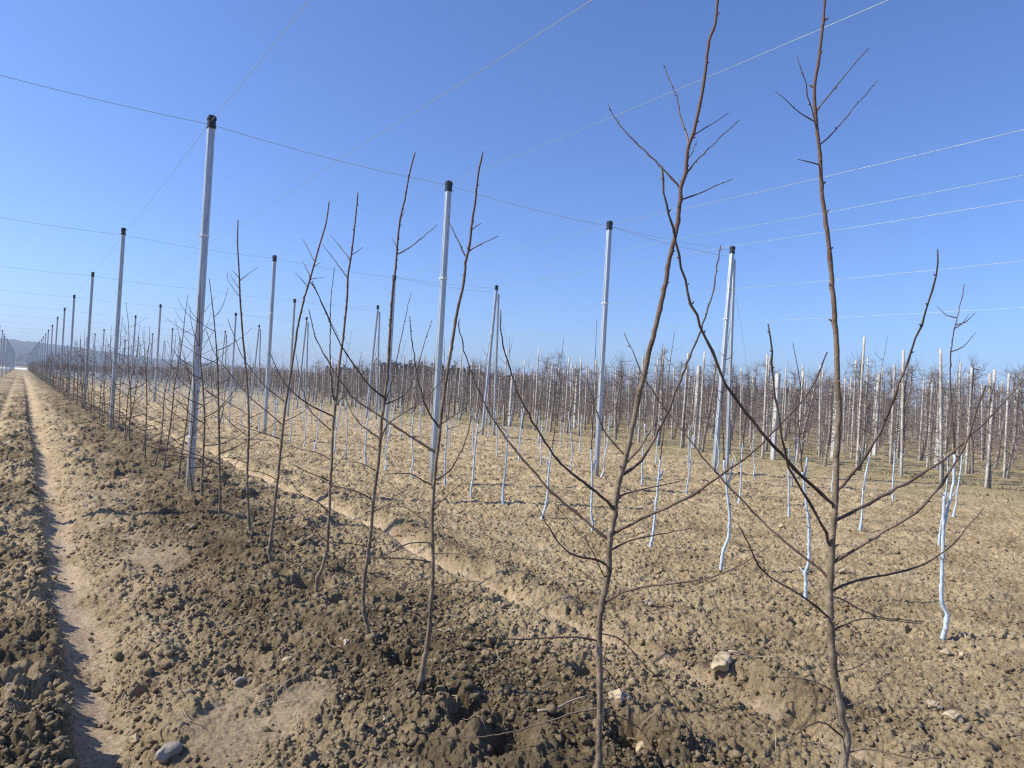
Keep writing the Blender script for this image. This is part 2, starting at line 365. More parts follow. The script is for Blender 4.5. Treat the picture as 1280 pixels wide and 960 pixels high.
def post_meshes(off1, H, tag_):
    mb = MB(); mb.prism(c_profile(W, W*.82), -.3, H-.06, (0, 0), off1)
    d = {'shaft': mb.mesh('shaft'+tag_, M_steel, False), 'cap': cap_mb(W, H, off1).mesh('cap'+tag_, M_cap, False)}
    d['wire_clip'] = clip_mb(W, H*.68, (off1[0]*.68, off1[1]*.68)).mesh('clip'+tag_, M_clip, False)
    return d
PM = post_meshes((0, 0), HP, '')
PM4 = post_meshes((.26, 0), 4.98, '4')
clip_low = clip_mb(W, .68).mesh('clip_low', M_clip, False)
mb = MB(); mb.prism(c_profile(W*.85, W*.7), -.3, 4.72, (.50, .02), (.36, .02)); BR = mb.mesh('brace', M_steel, False)
rowname = {0: 'the row left of the camera', 1: 'the nearest row', 2: 'the second row', 3: 'the third row', 4: 'the fourth row'}
POSTX = {}
for i in range(0, 5):
    for j in range(0, 29):
        if i == 0 and 0 < j < 7: continue
        x = ROW1+.016+(i-1)*RSP; y = POLE0+j*PSP
        if i == 3 and j == 0: x -= .03
        if i == 4: x -= .12
        if i != 4: x += random.gauss(0, .02)*(j > 0)
        r = empty('steel_post', (x, y, gz(x, y) if j < 6 else 0), random.uniform(-.03, .03))
        PMk = PM4 if i == 4 else PM
        for nm in (('shaft', 'cap', 'wire_clip') if j < 8 else ('shaft', 'cap')):
            o = link(nm, PMk[nm], r)
        if i == 1 and j < 3: link('wire_clip', clip_low, r)
        if i == 4: link('brace', BR, r)
        r.rotation_euler[0] = random.gauss(0, .003)*(j > 0); r.rotation_euler[1] = random.gauss(0, .003)*(j > 0)
        what = 'pair of steel posts under one black cap' if i == 4 else 'galvanised steel post with black cap'
        if i == 0:
            lab = 'steel post with black cap at the left edge, ' + ordn(max(0, j-7)) + ' visible in its row' if j else 'galvanised steel post standing left of the wheel track outside the photo'
        else: lab = f"{what}, {ordn(j)} from camera in {rowname[i]}"
        tag(r, lab, 'post', 'galvanised posts of '+rowname[i])

# ------------------------------------------------------------------ wires
def wire(p, q, r, label, group, sag=.04, seg=28, lens=None):
    mb = MB(); p = Vector(p); q = Vector(q); pts = []
    N = max(2, int((q-p).length/lens)) if lens else 1
    for k in range(N):
        for s in range(seg//N+3 if lens else seg):
            n_ = seg//N+3 if lens else seg; t = (k+s/n_)/N; u = s/n_
            pts.append(p.lerp(q, t)-Vector((0, 0, sag*4*u*(1-u))))
    pts.append(q)
    mb.tube(pts, [r]*len(pts), 4)
    tag(link('wire', mb.mesh('wire', M_wire)), label, 'wire', group)
for j in range(0, 20):
    y = POLE0+j*PSP
    wire((ROW1-RSP*5, y, HP-.03), (ROW1+RSP*3-.0, y, HP-.03), .0034, f"thin dark wire crossing over the rows at the {ordn(j)} line of post caps", 'wires across the rows', .05, lens=RSP)
    w4 = (ROW1+RSP*3+.14, y, 4.9)
    wire((ROW1+RSP*2, y, HP-.03), w4, .0030, f"last span of cross wire up to the fourth row at its {ordn(j)} post pair", 'end spans of the cross wires', .03, 8)
def rowwire(x, z, r, label, y0=-22):
    wire((x, y0-(y0 % 1)+.0, z), (x, POLE0+28*PSP, z), r, label, 'wires along the rows', .05, 3, None) if False else None
    mb = MB(); pts = []; yy = POLE0-PSP*3
    while yy < POLE0+28*PSP-1:
        for s in range(8): u = s/8; pts.append(Vector((x, yy+u*PSP, z-.045*4*u*(1-u))))
        yy += PSP
    mb.tube(pts, [r]*len(pts), 4); tag(link('wire', mb.mesh('wire', M_wire)), label, 'wire', 'wires along the rows')
rowwire(ROW1, HP+.0, 0.0030, 'taut wire running along the cap tops of the nearest row')
rowwire(ROW1+.5*RSP, HP-.02, 0.0036, 'taut wire running over the alley between the nearest and second rows')
rowwire(ROW1+RSP, HP+.0, 0.0023, 'bright taut wire running along the cap tops of the second row')
rowwire(ROW1+2*RSP, HP+.0, 0.0027, 'bright taut wire running along the cap tops of the third row')
rowwire(ROW1+2.5*RSP-.1, HP+.0, 0.0026, 'taut wire over the alley between the third and fourth rows')
rowwire(ROW1+3*RSP+.14, 5.0, 0.0031, 'bright taut wire along the cap tops of the fourth row')
rowwire(ROW1+3*RSP+.14, 4.05, 0.0029, 'bright lower wire strung on the fourth row, upper of two')
rowwire(ROW1+3*RSP+.10, 3.32, 0.0027, 'bright lower wire strung on the fourth row, lower of two')
rowwire(ROW1-RSP, HP+.0, 0.0022, 'taut wire along the cap tops of the row left of the camera')
for j in range(0, 8):
    y = POLE0+j*PSP
    wire((ROW1+3*RSP+.2, y+.03, 4.55), (ROW1+3*RSP+2.0, y+.2, 0), .004, f"slack guy wire falling to the right of the {ordn(j)} post pair in the fourth row", 'guy wires of the fourth row', 0, 6)

# ------------------------------------------------------------------ traced nearest trees
# pixel traces of each stem and limb as seen in the photo; every tree stands at its own ground spot, limbs get their own depth
HERO = {
0: dict(w=[(0,4),(200,6),(480,8.5),(700,10),(850,12.5),(960,13)], t=[(1031,-60),(1031,0),(1024,70),(1018,110),(1020,150),(1025,195),(1027,240),(1033,280),(1040,350),(1045,420),(1047,480),(1049,517),(1046,570),(1044,630),(1041,665),(1039,705),(1037,740),(1038,770),(1040,820),(1046,860),(1051,895),(1053,960)],
 b=[([(1040,630),(1010,602),(985,577),(960,549),(940,525),(907,480),(890,440),(875,407),(865,380),(852,335),(844,302),(834,255),(832,240),(827,207)],7),
 ([(1039,685),(1027,655),(1010,625),(987,585),(977,545),(972,512),(967,480),(965,440),(960,405)],6),
 ([(1047,613),(1072,585),(1095,552),(1110,517),(1125,480),(1145,422),(1160,382),(1170,345),(1172,312)],5.5),
 ([(1043,652),(1085,630),(1122,610),(1172,580),(1205,552),(1242,517),(1275,480),(1292,466)],6.5),
 ([(1041,704),(1085,677),(1130,650),(1167,620),(1185,592),(1202,562),(1212,540),(1225,500),(1232,482)],6),
 ([(1040,738),(1070,726),(1119,716),(1156,705),(1190,682),(1210,657),(1229,635)],5),
 ([(1037,774),(1010,750),(961,720),(942,694),(922,654)],5),
 ([(1038,727),(1025,712),(987,682),(950,649),(925,622),(905,603),(870,560),(835,515),(810,480),(795,450),(780,416)],4.5),
 ([(1040,745),(1072,760),(1102,772),(1130,775),(1156,777)],3.5), ([(1041,789),(1067,776),(1090,773),(1120,776),(1152,780)],3.5),
 ([(1043,812),(1059,832)],2.5), ([(1044,840),(1067,836),(1087,825),(1105,802)],3), ([(1044,866),(1017,852),(992,848),(950,846)],2.8),
 ([(1050,886),(1085,874)],2.5), ([(1052,920),(1025,902),(997,917),(975,942),(950,965)],4), ([(1055,942),(1077,936),(1115,942),(1150,950),(1182,942)],3.5),
 ([(1021,137),(1035,120),(1060,90),(1086,60)],3), ([(1026,181),(1045,162),(1067,135),(1097,100)],3), ([(1021,165),(1010,120),(1004,92),(996,71)],3),
 ([(1019,153),(992,135),(969,114)],2.5), ([(1025,206),(997,199)],3)]),
1: dict(w=[(0,4),(165,5.5),(240,6.5),(480,8.5),(700,9.5),(930,10)], t=[(905,-60),(897,0),(894,30),(886,52),(882,87),(877,120),(867,165),(860,185),(857,215),(851,235),(850,250),(845,290),(837,322),(832,355),(826,380),(817,420),(811,440),(804,475),(800,487),(790,537),(780,580),(772,610),(767,650),(762,680),(760,720),(751,760),(749,795),(750,832),(750,870),(749,907),(746,960)],
 b=[([(851,236),(825,207),(787,170),(767,145),(760,130)],3.5), ([(861,179),(852,150),(845,120),(837,100),(829,79)],3.2), ([(867,169),(890,155),(911,141)],2.6),
 ([(858,216),(875,197),(897,175),(924,150)],3), ([(862,196),(872,175)],2), ([(850,251),(865,245),(902,229),(916,224)],3),
 ([(775,596),(795,582),(812,560),(830,525),(840,500),(850,475),(865,440),(876,412),(890,370),(895,340),(901,307)],5.5),
 ([(782,580),(802,557),(815,535),(830,520)],3), ([(768,637),(752,620),(722,597),(697,575),(677,545),(660,517),(645,485),(637,460),(627,422),(626,387)],5),
 ([(762,677),(727,647),(690,615),(665,587),(640,557),(615,522),(600,491),(585,454),(575,416),(574,399)],5),
 ([(780,568),(757,542),(747,517),(738,490),(732,472)],3.5), ([(775,620),(802,612),(850,602)],3.5),
 ([(766,668),(795,652),(820,640),(865,619),(892,600),(920,580),(944,562),(974,532),(1013,488),(1034,440)],5),
 ([(764,688),(790,675),(815,670),(865,660)],3.5), ([(760,708),(747,700),(720,695),(702,682),(687,660),(675,640)],4.2),
 ([(755,754),(780,740),(815,732),(860,727),(897,719),(930,704),(960,682)],4), ([(748,801),(715,796),(677,798),(640,799),(590,795)],3.5),
 ([(750,862),(737,847)],2.5), ([(750,886),(725,889),(690,900),(644,914),(599,921),(558,921),(524,914)],3.2),
 ([(751,792),(777,800),(802,827),(830,857),(860,905),(892,942)],2.4), ([(751,832),(770,852),(785,880),(800,900)],2.2), ([(750,896),(772,895),(800,912),(820,940),(835,960)],2.2),
 ([(756,722),(735,680),(708,648),(690,625)],2.2), ([(754,745),(738,722),(712,706)],2)]),
2: dict(w=[(190,2.5),(300,4),(480,5),(700,6),(800,7.5),(880,10)], t=[(603.7,189),(598,217),(594,253),(590,277),(587,307),(583,324),(579,357),(572,387),(565,430),(557,480),(552,515),(549,547),(545,577),(543,602),(541,630),(540,660),(541,690),(541,720),(539,750),(537,780),(533,814),(529,832),(524,862),(521,890)],
 b=[([(583,323),(574,304),(559,274)],3), ([(586,314),(600,306),(623,295)],2.8), ([(590,287),(602,279)],2.2), ([(547,567),(512,545),(475,520),(440,495),(412,455),(395,422),(386,387)],4.2),
 ([(550,537),(532,507),(520,460),(515,422),(512,395)],3.5), ([(545,600),(565,585),(584,544),(590,520)],3), ([(552,530),(582,510)],2.4), ([(541,607),(527,600),(512,592),(484,592)],3),
 ([(540,657),(520,643),(505,634),(471,632)],2), ([(540,679),(512,679),(494,688),(466,701)],2.8), ([(541,703),(512,699),(466,697),(415,699)],2.8), ([(541,722),(520,726),(497,735),(471,743),(445,744)],2.2),
 ([(540,735),(569,728),(600,727)],2.6), ([(541,692),(569,692),(587,697),(606,709)],1.8), ([(540,757),(520,765),(497,772)],1.8), ([(541,640),(560,618),(583,600)],2.2)]),
3: dict(w=[(190,2.2),(350,3.5),(500,5),(700,5.5),(770,6.5),(820,7.5)], t=[(519,190),(512,217),(506,249),(501,270),(498,292),(496,317),(494,339),(491,362),(487,422),(485,460),(480,505),(477,525),(475,555),(471,595),(468,615),(466,634),(464,660),(461,686),(456,720),(454,748),(456,771),(459,780),(460,799),(458,822)],
 b=[([(496,318),(510,311),(529,296),(546,281)],2.5), ([(495,307),(490,297)],2), ([(501,274),(506,264)],2), ([(480,497),(460,480),(430,437),(412,402),(397,367),(390,351)],3.2),
 ([(475,555),(485,530),(512,512),(530,500),(557,470)],2.8), ([(479,507),(507,492),(520,465),(530,430),(540,400)],2.8), ([(480,508),(487,487),(495,454),(502,420),(510,382),(514,365)],2.6),
 ([(474,548),(450,530),(437,510),(429,490)],2.6), ([(467,626),(447,615),(415,606),(398,598)],2.6), ([(471,589),(451,579),(432,577)],2.2), ([(474,564),(456,555),(436,549)],2),
 ([(462,684),(434,679),(410,677)],2.4), ([(459,702),(430,703),(405,695)],2), ([(466,640),(490,628),(510,610)],2), ([(457,715),(480,722),(502,719)],1.8)]),
4: dict(w=[(240,2),(350,3.2),(500,4.2),(690,5),(765,6.5)], t=[(447.5,240),(445,268),(442,296),(439,320),(435,345),(434,372),(429,422),(425,450),(421,490),(419,510),(416,540),(415,577),(413,600),(412,636),(410,665),(409,685),(403,709),(397,722),(396,739),(397,760)],
 b=[([(434,347),(417,324),(402,304)],2.2), ([(437,324),(425,308),(413,294)],2), ([(439,320),(454,309)],1.8), ([(417,521),(387,506),(365,489),(350,469),(337,439)],2.8), ([(416,540),(399,525),(386,510),(378,486),(372,457),(370,442)],2.6),
 ([(415,576),(397,566),(374,561),(356,551)],2.4), ([(418,500),(415,485),(413,450),(413,390),(415,360),(418,334)],2.6), ([(413,602),(387,591),(365,580)],2.2), ([(413,608),(425,610),(440,616)],1.8),
 ([(411,642),(399,629),(376,617),(363,602)],2.2), ([(409,678),(399,668),(384,651),(374,638)],2), ([(410,677),(425,684),(440,694)],1.8), ([(418,510),(432,490),(445,470),(452,440)],2), ([(414,590),(430,570),(440,552)],1.8)]),
5: dict(w=[(250,2),(350,3),(500,4),(640,5),(720,6)], t=[(411.5,251),(408,277),(402,298),(394,326),(387,351),(380,375),(372,409),(370,425),(365,457),(358,500),(354,532),(350,570),(347,600),(344,625),(342,646),(339,670),(337,692),(338,720)],
 b=[([(393,328),(386,313),(377,297)],1.8), ([(387,344),(377,324)],1.8), ([(384,358),(369,340)],1.6), ([(389,349),(407,346)],1.5), ([(394,332),(401,328)],1.5), ([(387,351),(397,367),(412,399),(423,420)],2), ([(357,503),(335,486),(316,465),(301,442),(292,418),(284,398)],2.4),
 ([(353,531),(331,512),(311,495),(284,463),(267,439),(258,412)],2.4), ([(352,549),(312,536),(290,525)],2), ([(355,527),(380,514),(395,495)],1.8), ([(347,600),(325,590),(300,588)],1.8), ([(343,635),(322,622),(305,618)],1.6), ([(349,575),(370,563),(385,545)],1.7)]),
6: dict(w=[(275,1.8),(400,3),(600,4),(680,5)], t=[(297.5,274),(297,306),(299,343),(300,371),(302,400),(304,426),(307,457),(310,495),(311,532),(310,570),(309,599),(311,646),(312,683)],
 b=[([(301,350),(311,342),(322,334)],1.6), ([(298,346),(289,337)],1.4), ([(299,361),(286,341)],1.6), ([(300,372),(286,352),(284,338)],1.4), ([(311,519),(290,506),(256,486),(236,462),(225,430)],2.2), ([(311,523),(331,514),(345,497)],1.7), ([(310,545),(292,532),(275,512),(262,480)],1.8), ([(310,580),(290,572),(268,574)],1.6), ([(309,560),(330,548),(342,528)],1.5), ([(310,620),(296,608),(282,606)],1.4)]),
}
def spur(mb, p, t, r, rnd, L, w):
    a = rnd.uniform(0, 6.28); d_ = Vector((math.cos(a), math.sin(a), rnd.uniform(0, .4))); d_ = (d_-t*d_.dot(t)*.8).normalized(); d_ = (d_+t*.7).normalized()
    mb.tube([p, p+d_*(r*.9), p+d_*(r+L*.6), p+d_*(r+L)], [w, w, w*.9, w*.3], 5)
def hero(k):
    d = HERO[k]; gx, gy = TREES1[k]; g = Vector((gx, gy, gz(gx, gy)-.03)); dz = depth_of(g)
    rnd = random.Random(100+k); px, py, _ = project(g)
    tp = [q for q in d['t'] if q[1] < py-4]
    tr = [at(x, y, dz) for x, y in tp][::-1]
    pts = [g]+tr if (tr[0]-g).length > .03 else [g]+tr[1:]
    ws = d['w']
    def wpx(y):
        if y <= ws[0][0]: return ws[0][1]
        for (a, wa), (b_, wb) in zip(ws, ws[1:]):
            if y <= b_: return wa+(wb-wa)*(y-a)/(b_-a)
        return ws[-1][1]
    root = empty('young_apple_tree', g)
    mb = MB()
    p = spline([q-g for q in pts], .018); rad = []; acc = 0; nx = .05
    for i, q in enumerate(p):
        acc += (q-p[i-1]).length if i else 0; yy = project(q+g)[1]; r = wpx(yy)*.385*dz/F*(1+rnd.uniform(-.05, .05))
        if acc > nx and i < len(p)-1: r *= 1.14; p[i] = q+Vector((rnd.gauss(0, 1), rnd.gauss(0, 1), 0))*r*.22; nx = acc+rnd.uniform(.05, .13)
        r *= 1+.28*math.exp(-((acc-.16)/.03)**2)+.55*math.exp(-acc/.035)
        if i == len(p)-1: r *= .6
        rad.append(r)
    mb.tube(p, rad, 10 if k < 4 else 7)
    if k < 5:
        acc = .25
        for i in range(12, len(p)-2):
            acc -= (p[i]-p[i-1]).length
            if acc < 0: spur(mb, p[i], (p[i+1]-p[i-1]).normalized(), rad[i], rnd, rnd.uniform(.006, .016), .0026); acc = rnd.uniform(.035, .10)
    link('trunk', mb.mesh('trunk', M_bark), root)
    for (bp_, w) in d['b']:
        mb = MB(); L = 0; s = rnd.choice((-1, 1))*rnd.uniform(.12, .6); q = []; last = None
        for (x, y) in bp_:
            if last: L += math.hypot(x-last[0], y-last[1])*dz/F
            last = (x, y); q.append(at(x, y, dz+s*L*(1-.25*min(L, 1)))-g)
        k0 = min(range(len(p)), key=lambda i_: (p[i_]-q[0]).length); k0 = max(0, k0-1)
        if (p[k0]-q[0]).length > .004: q = [p[k0].copy()]+q
        limb(mb, q, w/2*(.64 if k == 0 else .76)*dz/F, w*.14*dz/F, .025, 6, rnd, .0016 if k < 3 else .0013, .3)
        if k < 4:
            sp = spline(q, .02); acc = .05
            for i in range(2, len(sp)-1):
                acc -= (sp[i]-sp[i-1]).length
                if acc < 0: spur(mb, sp[i], (sp[i+1]-sp[i-1]).normalized(), w*.3*dz/F, rnd, rnd.uniform(.003, .008), .0017); acc = rnd.uniform(.03, .07)
        link('branch', mb.mesh('branch', M_twig), root)
    for c_ in range(0): pass
    return root
look = ['tall tree nearest the right edge, with long limbs spreading both ways', 'tall leaning tree crossed by a long bare limb', 'slender tree with a thick pale foot in dark soil', 'slender tree with a swollen graft near the ground',
        'thin tree with a kinked foot beside a dark hole', 'thin tree leaning right with a straight foot', 'thin upright tree with few side shoots']
hl = ['unpainted young apple tree nearest the camera on the right, long limbs both ways', 'unpainted young apple tree leaning right beside the big pale stone', 'slender unpainted apple tree with a thick pale foot, third from the camera',
      'slender unpainted apple tree with a swollen graft low down, fourth from the camera', 'thin unpainted apple tree with a kinked foot, fifth from the camera', 'thin unpainted apple tree leaning right, sixth from the camera', 'thin upright unpainted apple tree, seventh from the camera']
for k in range(7):
    tag(hero(k), hl[k], 'apple tree', 'unpainted young trees of the nearest row')

# ------------------------------------------------------------------ generated young trees
def young(seed, H, painted=False, sides=5, nb=13, thick=1.0):
    rnd = random.Random(seed); lx, ly = rnd.gauss(.03, .09), rnd.gauss(0, .08); kn = rnd.uniform(.12, .2); kx = rnd.choice((-1, 1))*rnd.uniform(.01, .055)
    ph = rnd.uniform(0, 6)
    def pos(t):
        z = t*H
        return Vector((lx*z*(.5+.3*t)+kx*math.exp(-((z-kn)/.06)**2)*1.0+.015*math.sin(z*5+ph)+(kx*.8 if z > kn else 0), ly*z*(.5+.3*t)+.015*math.sin(z*4+ph*2), z))
    N = 16; pts = [pos(i/N) for i in range(N+1)]; pts[0].z = -.05
    def rf(t): return thick*(.0112*(1-t)**.8+.0026)
    stem = MB(); low = MB()
    def put(mb, a, b_):
        q = [pos(a+(b_-a)*i/8) for i in range(9)]; q[0] = q[0]-Vector((0, 0, .05 if a == 0 else 0))
        p = spline(q, .03 if sides > 4 else .12); L = len(p)
        rad = []
        for i in range(L):
            t = a+(b_-a)*i/(L-1); r = rf(t)*(1+rnd.uniform(-.08, .1)); z = t*H
            if z < kn: r *= 1.45
            if painted: r *= 1.0 if t < .5 else .62
            rad.append(r)
        mb.tube(p, rad, sides)
    cut = rnd.uniform(.42, .52)
    if painted:
        put(low, 0, cut); put(stem, cut-.004, 1)
        for _ in range(4):
            t = rnd.uniform(.16, cut*.98); a_ = rnd.uniform(0, 6.28); L_ = rnd.choice((.04, .06, .12, .26)); p_ = pos(t); d_ = Vector((math.cos(a_)*.6, math.sin(a_)*.6, .8))
            low.tube([p_, p_+d_*L_*.5, p_+d_*L_+Vector((0, 0, L_*.15))], [.0055, .005, .004], 4)
    else: put(stem, 0, 1)
    cr = MB()
    for b_i in range(nb):
        t = .10+.78*(b_i+rnd.random()*.8)/nb
        if painted: t = .40+.52*(b_i+rnd.random()*.8)/nb
        az = b_i*2.4+rnd.uniform(-.6, .6); z = t
        Lb = (.85 if not painted else .5)*(1-t)**.7*rnd.uniform(.55, 1.15)+.10
        el0 = rnd.uniform(-.1, .35)+.5*t; el1 = el0+rnd.uniform(.25, .95)
        if t < .25 and rnd.random() < .5: el1 = el0-.15
        p = pos(t); q = [p.copy()]; n_ = 6
        for s in range(n_):
            e = el0+(el1-el0)*(s/n_)**.8; az2 = az+rnd.gauss(0, .07)
            p = p+Vector((math.cos(az2)*math.cos(e), math.sin(az2)*math.cos(e), math.sin(e)))*(Lb/n_); q.append(p.copy())
        r0 = max(.0032, rf(t)*.6)*thick**.2
        if sides > 4: limb(cr, q, r0, .0014, .04, 4, rnd, .0012, .2)
        else: cr.tube(q[::2], [r0, r0*.8, r0*.6, .0018][:len(q[::2])], 3)
    return stem, low, cr
Y1 = []
for s in range(9):
    st, lo, cr = young(500+s, 2.25+.09*(s % 5), False, 5, 17 if s % 2 else 14)
    Y1.append((st.mesh('trunk', M_bark), cr.mesh('crown', M_twig)))
Y1far = []
for s in range(4):
    st, lo, cr = young(560+s, 2.3, False, 3, 12, .9); st.v += [];
    o = len(st.v); st.v += cr.v; st.f += [tuple(i+o for i in q) for q in cr.f]; me = st.mesh('young_tree_far', M_bark); me.materials.append(M_twig)
    Y1far.append(me)
YP = []
for s in range(9):
    st, lo, cr = young(700+s, 2.1+.1*(s % 5), True, 5, 7)
    YP.append((lo.mesh('whitewashed_stem', M_paint), st.mesh('upper_stem', M_bark), cr.mesh('crown', M_twig)))
YPfar_lo = []; YPfar_up = []
for s in range(4):
    st, lo, cr = young(760+s, 2.2, True, 4, 8, 2.1); o = len(st.v); st.v += cr.v; st.f += [tuple(i+o for i in q) for q in cr.f]
    YPfar_lo.append(lo.arrays()); YPfar_up.append(st.arrays())

def bay(y):
    j = int((y-POLE0)//PSP)
    return 'in front of the first post' if j < 0 else f"between its {ordn(j)} and {ordn(j+1)} posts"
# nearest row: after the traced ones
ys = [7.47, 8.28]; 
while ys[-1] < POLE0+27*PSP: ys.append(ys[-1]+random.uniform(.84, 1.0))
rnd = random.Random(5)
for k, y in enumerate(ys):
    x = ROW1-.02+rnd.gauss(0, .035); a = rnd.uniform(0, 6.28); s = rnd.uniform(.92, 1.08)
    if y < 75:
        r = empty('young_apple_tree', (x, y, gz(x, y)-.01), a); r.scale = (s, s, s)
        vm = Y1[k % 9]; link('trunk', vm[0], r); link('crown', vm[1], r)
    else:
        r = link('young_apple_tree', Y1far[k % 4]); r.location = (x, y, 0); r.rotation_euler = (0, 0, a)
    if k < 20: lab = f"unpainted young apple tree in the nearest row, {ordn(k+7)} from the camera"
    else: lab = f"unpainted young apple trees of the nearest row {bay(y)}"
    tag(r, lab if k < 20 else lab.replace('trees', 'tree'), 'apple tree', 'unpainted young trees of the nearest row' if k < 20 else 'unpainted young trees of the nearest row '+bay(y))

# whitewashed rows 2-4; nearest trees stand where the photo shows them
WH = [((1177,807), [(1180,790),(1184,768),(1178,757),(1177,735),(1178,700),(1179,665),(1180,620)], [(1179,662),(1186,628),(1192,600),(1193,568)], [(1191,525),(1188,480),(1190,427),(1197,395),(1206,355)], 7.5),
 ((1008,757), [(1007,742),(1007,722),(1006,716),(1011,700),(1011,660),(1009,640),(1006,612),(1003,590)], [(1004,600),(1008,584),(1009,572)], [(1000,560),(998,520),(1000,480),(991,428)], 6),
 ((900,720), [(902,705),(904,690),(910,672),(912,650),(910,625),(907,600),(905,575)], [(909,610),(914,590),(916,575)], [(904,545),(902,510),(906,460),(912,410)], 5.5),
 ((812,691), [(814,678),(816,668),(820,630),(823,600),(825,575)], [(822,605),(829,588)], [(829,545),(832,515),(837,460),(843,415)], 5),
 ((740,669), [(741,655),(739,640),(740,600),(739,562)], [(740,590),(745,575)], [(741,520),(743,470),(746,400)], 4.5),
 ((675,652), [(680,640),(684,622),(686,590),(690,560)], [(687,585),(680,570)], [(694,530),(698,480),(705,422)], 4.3)]
for k, (b0, lo_, fk, up_, w_) in enumerate(WH):
    gx, gy = bp(*b0); g = Vector((gx, gy, gz(gx, gy)-.02)); dz = depth_of(g); rnd = random.Random(300+k); U = w_*.38*dz/F
    T = lambda q_, o_=0: [at(x_, y_, dz+o_*i_)-g for i_, (x_, y_) in enumerate(q_)]
    root = empty('whitewashed_apple_tree', g); mb = MB(); P0 = [Vector((0, 0, -.04))]+T(lo_)
    limb(mb, P0, U, U*.55, .025, 8, rnd, .001, .3, .35); F0 = T(fk, .012); limb(mb, F0, U*.6, U*.45, .025, 6, rnd, .001, .2)
    for _ in range(4):
        c_ = rnd.choice(P0[2:]); spur(mb, c_, Vector((0, 0, 1)), U*.6, rnd, rnd.uniform(.02, .06), .004)
    link('whitewashed_stem', mb.mesh('whitewashed_stem', M_paint), root)
    st_ = P0[-1] if k != 0 else F0[-1]; mb = MB(); UP = [st_]+T(up_); limb(mb, UP, U*.42, .0022, .03, 6, rnd, .0015, .3)
    link('upper_stem', mb.mesh('upper_stem', M_twig), root); mb = MB()
    for _ in range(4):
        i_ = rnd.randrange(len(UP)-1); c_ = UP[i_].lerp(UP[i_+1], rnd.random()); a_ = rnd.uniform(0, 6.28); L_ = rnd.uniform(.08, .22)*(1-.6*i_/len(UP)); d_ = Vector((math.cos(a_), math.sin(a_), .35))
        limb(mb, [c_, c_+d_*L_*.5, c_+d_*L_+Vector((0, 0, L_*.35))], .0042, .0016, .04, 4, rnd, .001, .2)
    link('crown', mb.mesh('crown', M_twig), root)
    tag(root, f"slim apple tree with pale blue whitewashed stem, {ordn(k)} from the camera in the second row", 'apple tree', 'whitewashed apple trees near the camera in the second row')
POS2 = [(5.3,6.57),(5.33,7.43),(5.16,8.0),(5.35,9.08)]
POS3 = [(8.75,2.6),(8.7,3.5),(8.66,4.44),(8.66,5.41),(8.94,6.43),(8.82,7.31)]
POS4 = [(11.75,3.5),(11.6,4.5),(12.41,5.76),(12.3,6.8),(12.25,7.6),(12.26,8.4)]
places_lo = []; places_up = []; cand = []
for i, (x0, first) in enumerate(((ROW1+RSP, POS2), (ROW1+2*RSP, POS3), (ROW1+3*RSP, POS4))):
    L = list(first)
    while L[-1][1] < POLE0+27*PSP: L.append((x0+random.gauss(0, .06), L[-1][1]+random.uniform(.83, 1.0)))
    for k, (x, y) in enumerate(L):
        if i == 0 and k == 0: continue
        cand.append((math.hypot(x, y), i+2, k+(5 if i == 0 else 0), x, y))
cand.sort(); rnd = random.Random(9)
for q, (d_, i, k, x, y) in enumerate(cand):
    a = rnd.uniform(-.5, .5) + (0 if rnd.random() < .5 else math.pi); s = rnd.uniform(.9, 1.1)
    if rnd.random() < .04 and y > 12: continue
    if q < 300:
        r = empty('whitewashed_apple_tree', (x, y, gz(x, y)-.01), a); r.scale = (s, s, s)
        lo, st, cr = YP[(k*5+i) % 9]; link('whitewashed_stem', lo, r); link('upper_stem', st, r); link('crown', cr, r)
        if k < 14: lab = f"slim apple tree with pale blue whitewashed stem, {ordn(k)} from the camera in {rowname[i]}"; g = 'whitewashed apple trees near the camera in '+rowname[i]
        else: lab = f"slim whitewashed apple tree in {rowname[i]} {bay(y)}"; g = lab
        tag(r, lab, 'apple tree', g)
    else:
        places_lo.append((k % 4, x, y, 0, a, s))
V, Q = merge(YPfar_lo, places_lo); V2, Q2 = merge(YPfar_up, places_lo)
Vf = np.concatenate([V, V2]); Qf = np.concatenate([Q, Q2+len(V)])
me = np_mesh('far_whitewashed_trees', Vf, Qf, M_paint); me.materials.append(M_twig)
me.polygons.foreach_set('material_index', np.concatenate([np.zeros(len(Q)), np.ones(len(Q2))]).astype(np.int32))
tag(link('far_whitewashed_trees', me), 'far ends of the whitewashed rows merging into a pale haze of stems', 'apple trees', kind='stuff')

